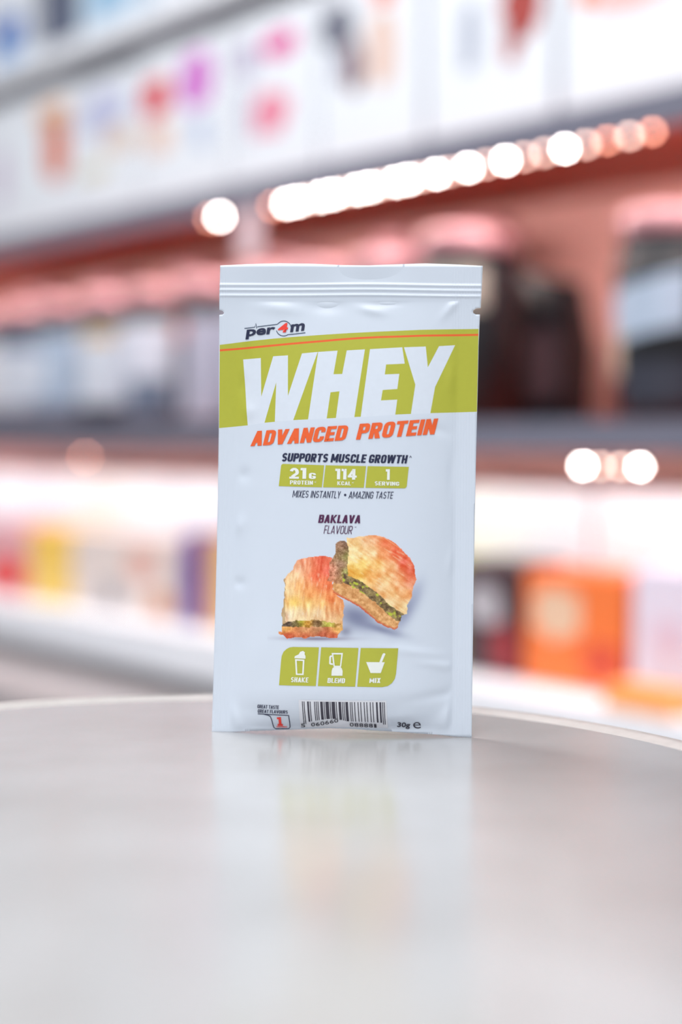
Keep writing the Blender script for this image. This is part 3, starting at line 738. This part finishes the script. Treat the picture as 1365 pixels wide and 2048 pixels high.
    fill2 = idw([(620, 130, (176, 132, 104)), (640, 200, (150, 112, 84)), (620, 300, (160, 118, 94)), (600, 380, (176, 122, 96)), (660, 220, (150, 150, 74)), (655, 380, (150, 160, 74)), (540, 340, (222, 140, 110)), (545, 420, (214, 132, 100)), (660, 100, (110, 76, 56)), (590, 440, (196, 144, 100))], 3)
    fill2 += ((mid-.5)*70+(fine-.5)*70)[..., None]
    green = np.array([126, 104, 66]) + ((mid-.5)*90)[..., None]*np.array([1, 1, .6]) + ((fine-.5)*60)[..., None]
    pist = np.clip((noise(30, 24, .5, 51)-.68)*6, 0, 1)[..., None]; green = green*(1-pist)+np.array([188, 196, 62])*pist
    base = np.array([222, 164, 104]) + ((mid-.5)*60)[..., None]*np.array([.8, 1, 1]) + ((fine-.5)*36)[..., None]
    low = np.clip((zy-np.interp(zx, [545, 620, 700, 800, 870, 950, 1030, 1100, 1130], [520, 565, 605, 660, 720, 792, 836, 862, 850]))/24, 0, 1)[..., None]
    base = base*(1-low)+np.array([204, 92, 58])*low
    th = np.interp(zx, [650, 760, 900, 1050, 1160], [80, 90, 92, 96, 100]) + 26*wob(26, 44)
    lay = np.where(crust[..., None], cB, np.where((dd < th)[..., None] & (zx > 640)[..., None], green, base))
    sidew = (zx <= vx) & (zy < 470+20*wob(20, 45)) & ~crust & (zx < 700) & ~((zx > 640) & (dd > -10))
    lay[sidew] = fill2[sidew]
    img[mB] = lay[mB]
    img = np.clip(img, 0, 255)
    # pull the patch border into the bare film colour
    ny, nx = X.shape
    co = []; bb = bulge(X.ravel(), Y.ravel())
    for x, y, b in zip(X.ravel(), Y.ravel(), bb):
        u, v = uv(x, y); co.append((u, -(float(b)+0.00015), v))
    fs = []
    for j in range(ny-1):
        for i in range(nx-1):
            a = j*nx+i; fs.append((a, a+nx, a+nx+1, a+1))
    me = bpy.data.meshes.new('baklava_picture'); me.from_pydata(co, [], fs); me.update()
    at = me.color_attributes.new('print', 'FLOAT_COLOR', 'POINT')
    c = img.reshape(-1, 3)/255; c = np.where(c <= .04045, c/12.92, ((c+.055)/1.055)**2.4)
    at.data.foreach_set('color', np.concatenate([c, np.ones((len(c), 1))], 1).astype(np.float32).ravel())
    for p in me.polygons: p.use_smooth = True
    m = bpy.data.materials.new('printed_picture'); m.use_nodes = True
    p = m.node_tree.nodes['Principled BSDF']; a = m.node_tree.nodes.new('ShaderNodeVertexColor'); a.layer_name = 'print'
    m.node_tree.links.new(a.outputs['Color'], p.inputs['Base Color']); p.inputs['Roughness'].default_value = 0.38
    o = link('baklava_picture', me, m, sach); o['label'] = 'printed picture of two golden baklava pieces with green filling'
picture()

# preparation icons
pa = [z3(115, 412)]+[z3(*p) for p in ((136, 170), (142, 130), (160, 90), (190, 62), (220, 47), (255, 42))]+Z(z3, [(503, 44), (473, 416)])
pb = Z(z3, [(525, 44), (884, 50), (852, 422), (493, 416)])
pc = Z(z3, [(906, 50), (1266, 55), (1244, 300), (1232, 350), (1205, 390), (1165, 418), (1110, 428), (872, 422)])
icons = [[[Z(z3, [(272, 158), (364, 162), (356, 311), (281, 310)]), Z(z3, [(289, 173), (348, 176), (342, 297), (295, 297)])],
          [Z(z3, [(266, 150), (270, 130), (308, 112), (322, 88), (350, 78), (370, 95), (364, 106), (374, 128), (374, 154)])]],
         [[Z(z3, [(626, 97), (735, 97), (718, 230), (645, 230)]), Z(z3, [(643, 112), (719, 112), (707, 220), (656, 220)])],
          [Z(z3, [(604, 135), (612, 122), (632, 120), (634, 134), (621, 138), (619, 194), (638, 198), (640, 213), (612, 210), (602, 200)])],
          [Z(z3, [(652, 228), (710, 228), (724, 246), (732, 270), (730, 316), (624, 316), (626, 270), (634, 246)])]],
         [[Z(z3, [(958, 185), (1136, 188), (1098, 292), (1000, 290)])], [Z(z3, [(1084, 188), (1114, 112), (1124, 101), (1136, 101), (1143, 110), (1108, 190)])]]]
for poly, ic, (w, a, b) in zip((pa, pb, pc), icons, (('SHAKE', (230, 380), (400, 382)), ('BLEND', (585, 385), (753, 388)), ('MIX', (988, 386), (1094, 387)))):
    q = shape('preparation_panel', [poly], OLIVE)
    multi('icon', ic, LW, 0.00022, 4, sach)
    block('preparation_lettering', w, z3(*a), z3(*b), 9.8, LW, .22, .16, 0.1, 0.09)

# bottom row: servings mark, bar code, weight
block('small_lettering', 'GREAT TASTE', z4(68, 125), z4(234, 127), 7.4, NAVY, .17, .15, 0.12, .07)
block('small_lettering', 'GREAT FLAVOURS', z4(68, 162), z4(300, 164), 7, NAVY, .17, .15, 0.12, .07)
multi('servings_frame', [stroke(Z(z4, [(68, 171), (150, 174), (230, 176), (306, 178)]), 1.5),
                         stroke(Z(z4, [(120, 174), (150, 180), (166, 192), (174, 220), (180, 262), (184, 282), (196, 292), (250, 292), (296, 291), (307, 280), (309, 240), (306, 178)]), 1.7)], NAVY, 0.00022, 3)
multi('servings_numeral', [[Z(z4, [(215, 196), (246, 193), (246, 252), (255, 252), (255, 267), (215, 267), (215, 252), (226, 252), (226, 210), (215, 212)])]], RED)
block('servings_lettering', 'SERVINGS', z4(203, 281), z4(286, 282), 2.8, RED, .2, .18, 0)
shape('barcode_ground', [[(603, 1393), (776, 1395), (777, 1456), (740, 1455), (700, 1453.5), (660, 1453), (602, 1454)]], (228, 230, 238), 0.0001, 6)
Lc = ['0001101', '0011001', '0010011', '0111101', '0100011', '0110001', '0101111', '0111011', '0110111', '0001011']
Gc = [''.join('1' if ch == '0' else '0' for ch in c)[::-1] for c in Lc]
Rc = [''.join('1' if ch == '0' else '0' for ch in c) for c in Lc]
PAR = ['LLLLLL', 'LLGLGG', 'LLGGLG', 'LLGGGL', 'LGLLGG', 'LGGLLG', 'LGGGLL', 'LGLGLG', 'LGLGGL', 'LGGLGL']
num = '5060660088881'
bits = '101'+''.join(Lc[int(d)] if PAR[5][i] == 'L' else [c[::-1] for c in Rc][int(d)] for i, d in enumerate(num[1:7]))+'01010'+''.join(Rc[int(d)] for d in num[7:])+'101'
bars = []; i = 0
while i < 95:
    if bits[i] == '1':
        j = i
        while j < 95 and bits[j] == '1': j += 1
        xa, xb = 609+163.5*i/95, 609+163.5*j/95
        yt = 1396.4+2*(i/95); yb = np.interp((xa+xb)/2, [609, 625, 640, 655, 668, 680, 695, 730, 773], [1443, 1440, 1437, 1434.5, 1433.5, 1435, 1439.5, 1441, 1443.5])
        if i < 3 or i > 91: yb += 4
        bars.append([[(xa+.1, yt), (xb-.1, yt), (xb-.1+.3, yb), (xa+.1+.3, yb)]]); i = j
    else: i += 1
multi('barcode_bars', bars, (40, 36, 56), 0.00022, 9)
DK = (48, 48, 60)
text('barcode_digits', '5', z4(392, 279), z4(424, 279), 8.4, DK, 0.006, 0, 0.0005)
for d, x, y in zip('060660', (470, 506, 542, 578, 614, 648), (272, 268, 261, 253, 244, 237)):
    text('barcode_digits', d, z4(x, y), z4(x+30, y-4), 8.2, DK, 0.006, 0, 0.0005)
for d, x, y in zip('088881', (762, 798, 834, 870, 906, 945), (271, 274, 276, 278, 280, 282)):
    text('barcode_digits', d, z4(x, y), z4(x+(30 if d != '1' else 18), y+1), 8.4, DK, 0.006, 0, 0.0005)
text('weight_lettering', '30g', z4(1118, 278), z4(1215, 282), 11, (60, 60, 74), 0.03, 0.15)
text('weight_lettering', 'e', z4(1240, 289), z4(1298, 290), 13.5, (60, 60, 74), -0.004, 0, ref='x')
